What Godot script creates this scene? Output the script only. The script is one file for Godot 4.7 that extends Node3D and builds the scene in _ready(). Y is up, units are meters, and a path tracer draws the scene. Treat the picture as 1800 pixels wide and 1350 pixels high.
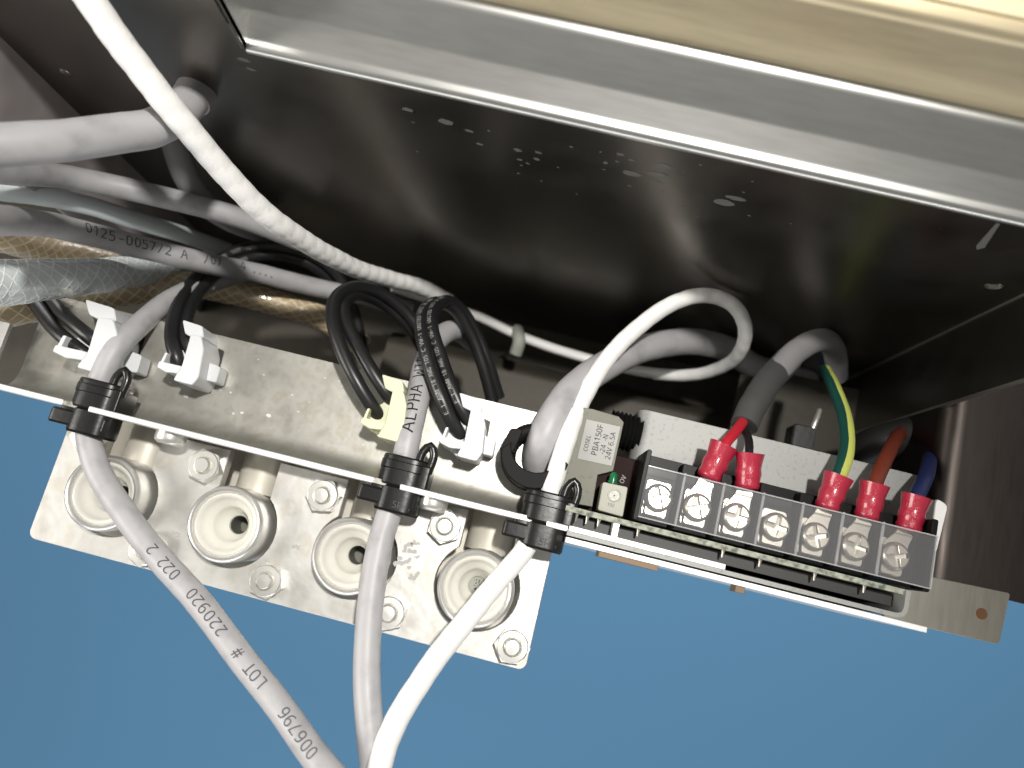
extends Node3D
# A close look under the hood of a machine: steel hood, connector panel, manifold and power supply.
# Everything is laid out in millimetres in the machine's own axes (x along it, y up, z towards the viewer) and written out in metres.

const MM := 0.001
var M := {}
var used := {}
var rng := RandomNumberGenerator.new()


# ---------------------------------------------------------------- naming
func numbered(called: String) -> String:
	if not used.has(called):
		used[called] = 0
		return called
	used[called] += 1
	return "%s_%03d" % [called, used[called]]

func tag(o: Node3D, label: String, category: String, group := "") -> Node3D:
	o.set_meta("label", label)
	o.set_meta("category", category)
	if group:
		o.set_meta("group", group)
	return o

func thing(called: String, label: String, category: String, at := Vector3.ZERO, group := "") -> Node3D:
	var o := Node3D.new()
	o.name = numbered(called)
	o.position = at * MM
	add_child(o, true)
	tag(o, label, category, group)
	return o

func obj(called: String, st: SurfaceTool, material: Material, parent: Node3D = self) -> MeshInstance3D:
	var o := MeshInstance3D.new()
	o.name = numbered(called) if parent == self else called
	o.mesh = st.commit()
	o.material_override = material
	o.cast_shadow = GeometryInstance3D.SHADOW_CASTING_SETTING_ON
	parent.add_child(o, true)
	return o

func dup(source: Node3D, at: Vector3, label: String) -> Node3D:
	var r: Node3D = source.duplicate()
	r.name = numbered(String(source.name).rstrip("_0123456789"))
	add_child(r, true)
	r.position = at * MM
	r.set_meta("label", label)
	return r


# ---------------------------------------------------------------- shapes (millimetres)
func mb() -> SurfaceTool:
	var st := SurfaceTool.new()
	st.begin(Mesh.PRIMITIVE_TRIANGLES)
	return st

func vert(st: SurfaceTool, p: Vector3, n: Vector3, uv := Vector2.ZERO) -> void:
	st.set_normal(n)
	st.set_uv(uv)
	st.add_vertex(p * MM)

func tri(st: SurfaceTool, a: Vector3, b: Vector3, c: Vector3, na: Vector3, nb: Vector3, nc: Vector3, ua := Vector2.ZERO, ub := Vector2.ZERO, uc := Vector2.ZERO) -> void:
	var cr := (b - a).cross(c - a)
	if cr.length_squared() < 1e-20:
		return
	vert(st, a, na, ua)
	if cr.dot(na + nb + nc) > 0.0:   # front faces run clockwise
		vert(st, c, nc, uc)
		vert(st, b, nb, ub)
	else:
		vert(st, b, nb, ub)
		vert(st, c, nc, uc)

func quad(st: SurfaceTool, a: Vector3, b: Vector3, c: Vector3, d: Vector3, n: Vector3) -> void:
	tri(st, a, b, c, n, n, n)
	tri(st, a, c, d, n, n, n)

func area(p: PackedVector2Array) -> float:
	var s := 0.0
	for i in p.size():
		s += p[i].cross(p[(i + 1) % p.size()])
	return s / 2.0

func ccw(p: PackedVector2Array) -> PackedVector2Array:
	var q := p.duplicate()
	if area(q) < 0.0:
		q.reverse()
	return q

func inset(p: PackedVector2Array, d: float) -> PackedVector2Array:
	var out := PackedVector2Array()
	var n := p.size()
	for i in n:
		var a := (p[i] - p[(i + n - 1) % n]).normalized()
		var b := (p[(i + 1) % n] - p[i]).normalized()
		var na := Vector2(-a.y, a.x)
		var nb := Vector2(-b.y, b.x)
		var m := na + nb
		out.append(p[i] + m * (d / maxf(0.35, m.dot(m) / 2.0)) * 0.5 * (2.0 if m.dot(m) < 0.01 else 1.0))
	return out

func rounded(p: PackedVector2Array, r: float, steps := 4) -> PackedVector2Array:
	var out := PackedVector2Array()
	var n := p.size()
	for i in n:
		var a := p[(i + n - 1) % n]
		var b := p[i]
		var c := p[(i + 1) % n]
		var k := minf(r, minf((a - b).length(), (c - b).length()) * 0.45)
		var s := b + (a - b).normalized() * k
		var e := b + (c - b).normalized() * k
		for j in steps + 1:
			var t := float(j) / steps
			out.append(s.lerp(b, t).lerp(b.lerp(e, t), t))
	return out

func rect(x0: float, y0: float, x1: float, y1: float) -> PackedVector2Array:
	return PackedVector2Array([Vector2(x0, y0), Vector2(x1, y0), Vector2(x1, y1), Vector2(x0, y1)])

func ngon(c: Vector2, r: float, n: int, turn := 0.0) -> PackedVector2Array:
	var out := PackedVector2Array()
	for i in n:
		out.append(c + Vector2.from_angle(turn + TAU * i / n) * r)
	return out

func wall(st: SurfaceTool, lo: PackedVector2Array, z0: float, hi: PackedVector2Array, z1: float, xf: Transform3D, smooth: float, flip := 1.0) -> void:
	var n := lo.size()
	var slope := 0.0
	var nor := PackedVector2Array()
	for i in n:
		var d := (lo[(i + 1) % n] - lo[i]).normalized()
		nor.append(Vector2(d.y, -d.x) * flip)
	for i in n:
		var j := (i + 1) % n
		var na := nor[i]
		var nb := nor[i]
		if smooth > 0.0:
			if nor[i].angle_to(nor[(i + n - 1) % n]) > -smooth and nor[i].angle_to(nor[(i + n - 1) % n]) < smooth:
				na = (nor[i] + nor[(i + n - 1) % n]).normalized()
			if nor[i].angle_to(nor[j]) > -smooth and nor[i].angle_to(nor[j]) < smooth:
				nb = (nor[i] + nor[j]).normalized()
		slope = (lo[i] - hi[i]).length()
		var up := 0.0 if slope < 1e-4 else signf(z1 - z0)
		var a := xf * Vector3(lo[i].x, lo[i].y, z0)
		var b := xf * Vector3(lo[j].x, lo[j].y, z0)
		var c := xf * Vector3(hi[j].x, hi[j].y, z1)
		var d2 := xf * Vector3(hi[i].x, hi[i].y, z1)
		var n1 := (xf.basis * Vector3(na.x, na.y, up)).normalized()
		var n2 := (xf.basis * Vector3(nb.x, nb.y, up)).normalized()
		tri(st, a, b, c, n1, n2, n2)
		tri(st, a, c, d2, n1, n2, n1)

func cap(st: SurfaceTool, p: PackedVector2Array, z: float, dir: float, xf: Transform3D) -> void:
	var ix := Geometry2D.triangulate_polygon(p)
	var n := (xf.basis * Vector3(0, 0, dir)).normalized()
	for k in range(0, ix.size(), 3):
		tri(st, xf * Vector3(p[ix[k]].x, p[ix[k]].y, z), xf * Vector3(p[ix[k + 1]].x, p[ix[k + 1]].y, z), xf * Vector3(p[ix[k + 2]].x, p[ix[k + 2]].y, z), n, n, n)

func prism(st: SurfaceTool, poly: PackedVector2Array, z0: float, z1: float, bev := 0.0, xf := Transform3D.IDENTITY, smooth := 0.7) -> void:
	var p := ccw(poly)
	if bev <= 0.0:
		cap(st, p, z0, -1.0, xf)
		cap(st, p, z1, 1.0, xf)
		wall(st, p, z0, p, z1, xf, smooth)
		return
	var q := inset(p, bev)
	cap(st, q, z0, -1.0, xf)
	cap(st, q, z1, 1.0, xf)
	wall(st, q, z0, p, z0 + bev, xf, smooth)
	wall(st, p, z0 + bev, p, z1 - bev, xf, smooth)
	wall(st, p, z1 - bev, q, z1, xf, smooth)

func pierced(st: SurfaceTool, outer: PackedVector2Array, holes: Array, z0: float, z1: float, xf := Transform3D.IDENTITY) -> void:
	var o := ccw(outer)
	wall(st, o, z0, o, z1, xf, 0.7)
	var whole := o.duplicate()
	for h0 in holes:
		var h := ccw(h0)
		wall(st, h, z0, h, z1, xf, 0.7, -1.0)
		h.reverse()
		var best := [1e9, 0, 0]
		for i in whole.size():
			for k in h.size():
				var d := whole[i].distance_squared_to(h[k])
				if d < best[0]:
					best = [d, i, k]
		var joined := PackedVector2Array()
		for i in best[1] + 1:
			joined.append(whole[i])
		for k in h.size() + 1:
			joined.append(h[(best[2] + k) % h.size()])
		for i in range(best[1], whole.size()):
			joined.append(whole[i])
		whole = joined
	cap(st, whole, z0, -1.0, xf)
	cap(st, whole, z1, 1.0, xf)

func box(st: SurfaceTool, lo: Vector3, hi: Vector3, bev := 0.0, xf := Transform3D.IDENTITY) -> void:
	prism(st, rounded(rect(lo.x, lo.y, hi.x, hi.y), bev, 1) if bev > 0.0 else rect(lo.x, lo.y, hi.x, hi.y), lo.z, hi.z, bev, xf)

func strip(path: Array, t: float, r := 0.0, steps := 5) -> PackedVector2Array:
	# a bent sheet in section: path (Vector2s) with rounded bends, thickened to its left by t
	var p := PackedVector2Array()
	for i in path.size():
		if i == 0 or i == path.size() - 1 or r <= 0.0:
			p.append(path[i])
			continue
		var a: Vector2 = path[i - 1]
		var b: Vector2 = path[i]
		var c: Vector2 = path[i + 1]
		var k := minf(r, minf((a - b).length(), (c - b).length()) * 0.48)
		for j in steps + 1:
			var u := float(j) / steps
			p.append((b + (a - b).normalized() * k).lerp(b, u).lerp(b.lerp(b + (c - b).normalized() * k, u), u))
	var back := PackedVector2Array()
	for i in p.size():
		var d1 := (p[mini(i + 1, p.size() - 1)] - p[mini(i, p.size() - 2)]).normalized()
		var d0 := (p[maxi(i, 1)] - p[maxi(i - 1, 0)]).normalized()
		var n := Vector2(-d0.y - d1.y, d0.x + d1.x).normalized()
		back.append(p[i] + n * t / maxf(0.4, n.dot(Vector2(-d1.y, d1.x))))
	back.reverse()
	p.append_array(back)
	return p

func axes(x: Vector3, y: Vector3, at := Vector3.ZERO) -> Transform3D:
	return Transform3D(Basis(x, y, x.cross(y)), at)

func lathe(st: SurfaceTool, profile: Array, xf := Transform3D.IDENTITY, n := 40, crease := 0.75) -> void:
	# profile of (radius, height) turned about local z; given so that the outside lies to the right of its direction
	var m := profile.size() - 1
	var nor := []
	for i in m:
		var d: Vector2 = (profile[i + 1] - profile[i]).normalized()
		nor.append(Vector2(d.y, -d.x))
	for i in m:
		var a: Vector2 = profile[i]
		var b: Vector2 = profile[i + 1]
		var na: Vector2 = nor[i]
		var nb: Vector2 = nor[i]
		if i > 0 and absf(nor[i].angle_to(nor[i - 1])) < crease:
			na = (nor[i] + nor[i - 1]).normalized()
		if i < m - 1 and absf(nor[i].angle_to(nor[i + 1])) < crease:
			nb = (nor[i] + nor[i + 1]).normalized()
		for k in n:
			var c0 := Vector2.from_angle(TAU * k / n)
			var c1 := Vector2.from_angle(TAU * (k + 1) / n)
			var p := [Vector3(a.x * c0.x, a.x * c0.y, a.y), Vector3(a.x * c1.x, a.x * c1.y, a.y), Vector3(b.x * c1.x, b.x * c1.y, b.y), Vector3(b.x * c0.x, b.x * c0.y, b.y)]
			var q := [Vector3(na.x * c0.x, na.x * c0.y, na.y), Vector3(na.x * c1.x, na.x * c1.y, na.y), Vector3(nb.x * c1.x, nb.x * c1.y, nb.y), Vector3(nb.x * c0.x, nb.x * c0.y, nb.y)]
			for e in 4:
				p[e] = xf * p[e]
				q[e] = (xf.basis * q[e]).normalized()
			tri(st, p[0], p[1], p[2], q[0], q[1], q[2])
			tri(st, p[0], p[2], p[3], q[0], q[2], q[3])

func spline(pts: Array, step := 1.2) -> PackedVector3Array:
	var out := PackedVector3Array()
	var n := pts.size()
	for i in n - 1:
		var a: Vector3 = pts[maxi(i - 1, 0)]
		var b: Vector3 = pts[i]
		var c: Vector3 = pts[i + 1]
		var d: Vector3 = pts[mini(i + 2, n - 1)]
		if i == 0:
			a = b * 2.0 - c
		if i == n - 2:
			d = c * 2.0 - b
		# centripetal Catmull-Rom, so that uneven spacing makes no kinks
		var t0 := 0.0
		var t1 := t0 + pow(maxf(a.distance_to(b), 1e-3), 0.5)
		var t2 := t1 + pow(maxf(b.distance_to(c), 1e-3), 0.5)
		var t3 := t2 + pow(maxf(c.distance_to(d), 1e-3), 0.5)
		var k := maxi(2, int(ceil(b.distance_to(c) / step)))
		for j in k:
			var t := lerpf(t1, t2, float(j) / k)
			var a1 := a.lerp(b, (t - t0) / (t1 - t0))
			var a2 := b.lerp(c, (t - t1) / (t2 - t1))
			var a3 := c.lerp(d, (t - t2) / (t3 - t2))
			var b1 := a1.lerp(a2, (t - t0) / (t2 - t0))
			var b2 := a2.lerp(a3, (t - t1) / (t3 - t1))
			out.append(b1.lerp(b2, (t - t1) / (t2 - t1)))
	out.append(pts[n - 1])
	return out

func frames(p: PackedVector3Array) -> Array:
	var out := []
	var n := p.size()
	var e1 := Vector3.ZERO
	for i in n:
		var t := (p[mini(i + 1, n - 1)] - p[maxi(i - 1, 0)]).normalized()
		if i == 0:
			e1 = Vector3(0, 0, 1) if absf(t.z) < 0.9 else Vector3(0, 1, 0)
		e1 = (e1 - t * e1.dot(t)).normalized()
		out.append([t, e1, t.cross(e1)])
	return out

func tube(st: SurfaceTool, pts: Array, r: float, n := 18, r1 := -1.0, wrap := 0.0, pitch := 4.0, step := 1.2) -> PackedVector3Array:
	# a round cable along pts; wrap > 0 gives it the ridges of a spiral wrapping
	var p := spline(pts, step)
	var wob := FastNoiseLite.new()
	wob.seed = int(absf(p[0].x * 7.0 + p[0].y * 13.0))
	wob.frequency = 0.05
	for i in range(1, p.size() - 1):
		p[i] += Vector3(wob.get_noise_2d(i * step, 0.0), wob.get_noise_2d(i * step, 50.0), wob.get_noise_2d(i * step, 90.0)) * r * 0.075
	var f := frames(p)
	var s := 0.0
	var rows := []
	var total := maxi(p.size() - 1, 1)
	for i in p.size():
		if i > 0:
			s += p[i].distance_to(p[i - 1])
		var row := []
		var base := r if r1 < 0.0 else lerpf(r, r1, float(i) / total)
		base *= 1.0 + 0.015 * wob.get_noise_2d(i * step, 140.0)
		for k in n + 1:
			var a := TAU * k / n
			var d: Vector3 = f[i][1] * cos(a) + f[i][2] * sin(a)
			var rr := base
			var nn := d
			if wrap > 0.0:
				var ph := fposmod(s / pitch + a / TAU, 1.0)
				rr += wrap * (pow(absf(sin(ph * PI)), 0.5) - 0.7)
				nn = (d - f[i][0] * wrap * 1.6 * cos(ph * PI) / pitch * 2.0).normalized()
			row.append([p[i] + d * rr, nn, Vector2(s * 0.05, float(k) / n)])
		rows.append(row)
	for i in p.size() - 1:
		for k in n:
			var a: Array = rows[i][k]
			var b: Array = rows[i][k + 1]
			var c: Array = rows[i + 1][k + 1]
			var d: Array = rows[i + 1][k]
			tri(st, a[0], b[0], c[0], a[1], b[1], c[1], a[2], b[2], c[2])
			tri(st, a[0], c[0], d[0], a[1], c[1], d[1], a[2], c[2], d[2])
	for e in [0, p.size() - 1]:
		var nn: Vector3 = f[e][0] * (-1.0 if e == 0 else 1.0)
		for k in n:
			tri(st, p[e], rows[e][k][0], rows[e][k + 1][0], nn, nn, nn)
	return p

func helix(st: SurfaceTool, p: PackedVector3Array, r0: float, r1: float, turns: float, phase: float, thick: float) -> void:
	# one strand of braid laid round a hose
	var f := frames(p)
	var pts := []
	var fine := 2
	for i in (p.size() - 1) * fine + 1:
		var k := mini(i / fine, p.size() - 2)
		var u := float(i) / fine - k
		var a := phase + TAU * turns * i / ((p.size() - 1.0) * fine)
		var r := lerpf(r0, r1, i / ((p.size() - 1.0) * fine))
		var e1: Vector3 = f[k][1].lerp(f[k + 1][1], u)
		var e2: Vector3 = f[k][2].lerp(f[k + 1][2], u)
		pts.append(p[k].lerp(p[k + 1], u) + (e1 * cos(a) + e2 * sin(a)) * r)
	for i in pts.size() - 1:
		var d: Vector3 = (pts[i + 1] - pts[i]).normalized()
		var mid: Vector3 = p[mini(i / fine, p.size() - 1)]
		var out: Vector3 = (pts[i] - mid).normalized()
		var side := d.cross(out) * thick
		var lift := out * thick * 0.7
		tri(st, pts[i] - side, pts[i] + lift, pts[i + 1] + lift, (out - side / thick).normalized(), out, out)
		tri(st, pts[i] - side, pts[i + 1] + lift, pts[i + 1] - side, (out - side / thick).normalized(), out, (out - side / thick).normalized())
		tri(st, pts[i] + side, pts[i] + lift, pts[i + 1] + lift, (out + side / thick).normalized(), out, out)
		tri(st, pts[i] + side, pts[i + 1] + lift, pts[i + 1] + side, (out + side / thick).normalized(), out, (out + side / thick).normalized())

func glyphs(text: String, height: float, mono := true) -> Array:
	# flat lettering as triangles, in millimetres, centred; height is that of a capital
	var f := SystemFont.new()
	f.font_names = PackedStringArray(["Droid Sans Mono" if mono else "Droid Sans"])
	var t := TextMesh.new()
	t.font = f
	t.text = text
	t.font_size = 64
	t.pixel_size = height / (64.0 * 0.71)
	t.depth = 0.0
	t.curve_step = 2.0
	var a := t.get_mesh_arrays()
	var v: PackedVector3Array = a[Mesh.ARRAY_VERTEX]
	var ix: PackedInt32Array = a[Mesh.ARRAY_INDEX] if a[Mesh.ARRAY_INDEX] != null else PackedInt32Array(range(v.size()))
	var out := []
	for k in range(0, ix.size(), 3):
		split(out, Vector2(v[ix[k]].x, v[ix[k]].y), Vector2(v[ix[k + 1]].x, v[ix[k + 1]].y), Vector2(v[ix[k + 2]].x, v[ix[k + 2]].y), maxf(0.3, height * 0.22))
	return out

func split(out: Array, a: Vector2, b: Vector2, c: Vector2, most: float) -> void:
	# halves a triangle across its longest edge until it can follow a cable's curve
	var ab := a.distance_to(b)
	var bc := b.distance_to(c)
	var ca := c.distance_to(a)
	if maxf(ab, maxf(bc, ca)) < most:
		out.append_array([a, b, c])
	elif ab >= bc and ab >= ca:
		split(out, a, (a + b) / 2.0, c, most)
		split(out, (a + b) / 2.0, b, c, most)
	elif bc >= ca:
		split(out, a, b, (b + c) / 2.0, most)
		split(out, a, (b + c) / 2.0, c, most)
	else:
		split(out, a, b, (a + c) / 2.0, most)
		split(out, (a + c) / 2.0, b, c, most)

func print_flat(called: String, text: String, height: float, xf: Transform3D, material: Material, parent: Node3D, mono := false) -> void:
	var st := mb()
	var g := glyphs(text, height, mono)
	var n := xf.basis.z.normalized()
	for k in range(0, g.size(), 3):
		tri(st, xf * Vector3(g[k].x, g[k].y, 0), xf * Vector3(g[k + 1].x, g[k + 1].y, 0), xf * Vector3(g[k + 2].x, g[k + 2].y, 0), n, n, n)
	obj(called, st, material, parent)

func print_on(called: String, text: String, height: float, p: PackedVector3Array, r: float, at: float, turn: float, dir: float, material: Material, parent: Node3D, flip := 1.0) -> void:
	# lettering wrapped on a cable: at is the place of its middle along it (0 to 1), turn its angle round it from the viewer's side
	var length := PackedFloat32Array([0.0])
	for i in range(1, p.size()):
		length.append(length[i - 1] + p[i].distance_to(p[i - 1]))
	var total := length[length.size() - 1]
	var st := mb()
	var g := glyphs(text, height)
	for k in range(0, g.size(), 3):
		var q := []
		var nn := []
		for e in 3:
			var s := clampf(at * total + dir * g[k + e].x, 0.0, total - 0.001)
			var i := clampi(length.bsearch(s) - 1, 0, p.size() - 2)
			var u := (s - length[i]) / maxf(length[i + 1] - length[i], 1e-5)
			var c := p[i].lerp(p[i + 1], u)
			var t0 := (p[mini(i + 1, p.size() - 1)] - p[maxi(i - 1, 0)]).normalized()
			var t1 := (p[mini(i + 2, p.size() - 1)] - p[i]).normalized()
			var t := t0.lerp(t1, u).normalized()
			var e1 := (Vector3(0, 0, 1) - t * t.z).normalized()
			var e2 := t.cross(e1)
			var a: float = turn - flip * g[k + e].y / r
			var d := e1 * cos(a) + e2 * sin(a)
			q.append(c + d * (r + 0.06))
			nn.append(d)
		tri(st, q[0], q[1], q[2], nn[0], nn[1], nn[2])
	obj(called, st, material, parent)


# ---------------------------------------------------------------- materials
func lin(r: float, g: float, b: float, a := 1.0) -> Color:
	var c := Color(r, g, b).linear_to_srgb()
	c.a = a
	return c

func noise(seed_: int, freq: float, ramp: Array, octaves := 4, size := 512, kind := FastNoiseLite.TYPE_SIMPLEX_SMOOTH) -> NoiseTexture2D:
	var f := FastNoiseLite.new()
	f.seed = seed_
	f.noise_type = kind
	f.frequency = freq
	f.fractal_octaves = octaves
	var t := NoiseTexture2D.new()
	t.width = size
	t.height = size
	t.seamless = true
	t.noise = f
	var g := Gradient.new()
	var offs := PackedFloat32Array()
	var cols := PackedColorArray()
	for s in ramp:
		offs.append(s[0])
		cols.append(s[1] if s[1] is Color else Color(s[1], s[1], s[1]))
	g.offsets = offs
	g.colors = cols
	t.color_ramp = g
	return t

func mat(called: String, c: Color, rough: float, metal := 0.0, spec := 0.5) -> StandardMaterial3D:
	var m := StandardMaterial3D.new()
	m.resource_name = called
	m.albedo_color = c
	m.roughness = rough
	m.metallic = metal
	m.metallic_specular = spec
	M[called] = m
	return m

func worn(m: StandardMaterial3D, albedo: Texture2D, rough: Texture2D, scale: Vector3, relief: Texture2D = null, cm := 0.0) -> void:
	m.uv1_triplanar = true
	m.uv1_scale = scale
	m.uv1_triplanar_sharpness = 6.0
	if albedo:
		m.albedo_texture = albedo
	if rough:
		m.roughness_texture = rough
	if relief:
		m.heightmap_enabled = true
		m.heightmap_texture = relief
		m.heightmap_scale = cm

func materials() -> void:
	var brushed := noise(3, 0.02, [[0.0, 0.93], [0.5, 0.97], [1.0, 1.0]], 5)
	var blotch := noise(7, 0.012, [[0.0, 0.84], [0.45, 0.92], [0.62, 0.96], [1.0, 1.0]], 5)
	var smudge := noise(11, 0.008, [[0.0, 0.88], [0.5, 1.0], [1.0, 0.82]], 3)
	var grain := noise(19, 0.06, [[0.0, 0.2], [1.0, 0.8]], 3)
	var stain := noise(23, 0.014, [[0.0, Color(0.86, 0.85, 0.82)], [0.4, Color(0.95, 0.945, 0.93)], [0.6, Color(0.97, 0.97, 0.96)], [0.8, Color(0.93, 0.915, 0.88)], [1.0, Color(0.99, 0.985, 0.97)]], 7)
	var speck := noise(31, 0.05, [[0.0, 0.86], [0.2, 0.95], [0.30, 1.0], [1.0, 1.0]], 3)
	worn(mat("hood_steel", lin(0.20, 0.185, 0.165), 0.33, 1.0), null, smudge, Vector3(9, 9, 9))
	worn(mat("lip_steel", lin(0.62, 0.62, 0.60), 0.34, 1.0), brushed, null, Vector3(7, 60, 60))
	worn(mat("rail_warm_reflection", lin(0.66, 0.57, 0.39), 0.5, 0.9), brushed, smudge, Vector3(5, 30, 30))  # gold tint puts a warm reflection into the rail colour
	worn(mat("panel_steel", lin(0.47, 0.462, 0.435), 0.44, 0.75), stain, blotch, Vector3(17, 17, 17), grain, 0.002)
	worn(mat("manifold_aluminium", lin(0.65, 0.648, 0.64), 0.5, 0.75), stain, blotch, Vector3(11, 11, 11), grain, 0.004)
	worn(mat("supply_aluminium", lin(0.30, 0.305, 0.295), 0.55, 0.25), speck, null, Vector3(28, 28, 28), grain, 0.003)
	worn(mat("heat_sink_metal", lin(0.145, 0.145, 0.115), 0.55, 0.2), speck, null, Vector3(22, 22, 22))
	worn(mat("bracket_steel", lin(0.34, 0.325, 0.285), 0.45, 0.8), brushed, smudge, Vector3(60, 8, 60))
	worn(mat("shaded_steel", lin(0.066, 0.057, 0.052), 0.44, 1.0), brushed, smudge, Vector3(60, 8, 60))  # bracket steel darkened for the upright, shade put into the colour
	worn(mat("left_wall_paint", lin(0.40, 0.36, 0.36), 0.6), smudge, null, Vector3(8, 8, 8))
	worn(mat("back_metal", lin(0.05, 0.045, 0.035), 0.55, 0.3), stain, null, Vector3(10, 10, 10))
	worn(mat("hidden_floor_metal", lin(0.13, 0.10, 0.065), 0.5, 0.6), stain, null, Vector3(10, 10, 10))
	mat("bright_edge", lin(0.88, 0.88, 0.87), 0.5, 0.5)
	mat("nickel", lin(0.82, 0.77, 0.68), 0.28, 0.85)
	mat("zinc", lin(0.80, 0.79, 0.75), 0.34, 0.8)
	worn(mat("chrome_collar", lin(0.80, 0.79, 0.77), 0.36, 0.8), null, smudge, Vector3(20, 20, 20))
	mat("old_brass", lin(0.17, 0.12, 0.075), 0.55, 0.4)
	mat("rust", lin(0.16, 0.075, 0.03), 0.8)
	mat("cream_plastic", lin(0.72, 0.71, 0.655), 0.3)
	mat("cream_wall", lin(0.56, 0.53, 0.46), 0.45, 0.2)
	mat("bore_grey", lin(0.14, 0.145, 0.12), 0.5)
	mat("mesh_grey", lin(0.30, 0.31, 0.27), 0.6)
	mat("nylon_white", lin(0.68, 0.695, 0.71), 0.42)
	mat("nylon_aged", lin(0.64, 0.66, 0.47), 0.42)
	worn(mat("black_nylon", lin(0.011, 0.011, 0.011), 0.27), null, null, Vector3(20, 20, 20), grain, 0.0015)
	mat("black_rubber", lin(0.009, 0.009, 0.009), 0.55, 0.0, 0.25)
	mat("black_bakelite", lin(0.010, 0.010, 0.010), 0.35, 0.0, 0.2)
	mat("black_sheet", lin(0.018, 0.018, 0.018), 0.5)
	mat("black_wire", lin(0.014, 0.014, 0.015), 0.36)
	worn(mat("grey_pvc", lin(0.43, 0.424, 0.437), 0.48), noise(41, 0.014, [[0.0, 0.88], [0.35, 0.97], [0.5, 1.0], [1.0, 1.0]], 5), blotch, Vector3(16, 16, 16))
	mat("shaded_grey_pvc", lin(0.26, 0.255, 0.265), 0.5)  # darker copy of the grey jacket, shade put into the colour
	mat("shrink_grey", lin(0.06, 0.06, 0.06), 0.7)
	worn(mat("white_sleeve", lin(0.90, 0.895, 0.88), 0.55), null, null, Vector3(40, 40, 40), grain, 0.01)
	mat("clear_hose", lin(0.74, 0.81, 0.83), 0.2).clearcoat_enabled = true
	mat("clear_braid", lin(0.92, 0.94, 0.94), 0.3)
	mat("amber_hose", lin(0.50, 0.40, 0.26), 0.2).clearcoat_enabled = true
	mat("amber_braid", lin(0.74, 0.62, 0.43), 0.3)
	mat("ink_dark", lin(0.03, 0.03, 0.035), 0.7, 0.0, 0.1)
	mat("ink_faded", lin(0.10, 0.10, 0.115), 0.7, 0.0, 0.15)
	mat("ink_white", lin(0.36, 0.36, 0.35), 0.5)
	worn(mat("red_vinyl", lin(0.40, 0.018, 0.045), 0.32), null, null, Vector3(60, 60, 60), grain, 0.012)
	M.red_vinyl.clearcoat_enabled = true
	mat("red_wire", lin(0.50, 0.02, 0.035), 0.35)
	mat("green_wire", lin(0.008, 0.058, 0.046), 0.4)
	mat("yellow_wire", lin(0.50, 0.55, 0.13), 0.4)
	mat("brown_wire", lin(0.15, 0.028, 0.014), 0.45)
	mat("blue_wire", lin(0.012, 0.018, 0.075), 0.45)
	worn(mat("board_edge", lin(0.44, 0.47, 0.38), 0.6), noise(47, 0.03, [[0.0, 0.35], [0.45, 0.8], [1.0, 1.0]], 4), null, Vector3(30, 30, 30))
	mat("board_green", lin(0.10, 0.13, 0.05), 0.5)
	mat("label_paper", lin(0.44, 0.44, 0.43), 0.7, 0.0, 0.2)
	mat("pot_body", lin(0.36, 0.355, 0.30), 0.5)
	mat("pot_rotor", lin(0.42, 0.42, 0.38), 0.4)
	mat("led_green", lin(0.01, 0.14, 0.05), 0.2)
	mat("dark_maroon", lin(0.022, 0.011, 0.011), 0.5, 0.0, 0.15)
	mat("fleck", lin(0.66, 0.64, 0.58), 0.7)
	mat("oxide", lin(0.46, 0.455, 0.44), 0.65, 0.5)
	mat("spot_film", lin(0.13, 0.13, 0.12), 0.6)
	mat("cream_paint", lin(0.90, 0.80, 0.55), 0.5)
	mat("white_paint", lin(0.86, 0.86, 0.84), 0.5)
	mat("backdrop_blue", lin(0.112, 0.258, 0.425), 0.95, 0.0, 0.1)
	var clear := mat("clear_cover", lin(0.42, 0.42, 0.44, 0.13), 0.06)
	clear.transparency = BaseMaterial3D.TRANSPARENCY_ALPHA
	mat("clear_edge", lin(0.62, 0.63, 0.64, 0.5), 0.12).transparency = BaseMaterial3D.TRANSPARENCY_ALPHA
	for k in ["clear_hose", "amber_hose", "red_vinyl"]:
		M[k].clearcoat = 0.6
		M[k].clearcoat_roughness = 0.12


# ---------------------------------------------------------------- the scene
func _ready() -> void:
	rng.seed = 5
	materials()
	view_and_light()
	hood()
	panels()
	manifold()
	power_supply()
	bushings()
	plugs()
	hoses()
	cables()
	supply_wires()
	black_wires()
	clutter()

func area_light(called: String, at: Vector3, to: Vector3, size: Vector2, energy: float, c: Color) -> void:
	var l := AreaLight3D.new()
	l.name = called
	l.area_size = size
	l.light_energy = energy
	l.light_color = c
	l.shadow_enabled = true
	l.area_normalize_energy = true
	add_child(l, true)
	l.position = at
	l.look_at_from_position(at, to, Vector3(0, 0, 1) if absf((to - at).normalized().y) > 0.95 else Vector3.UP)

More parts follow.
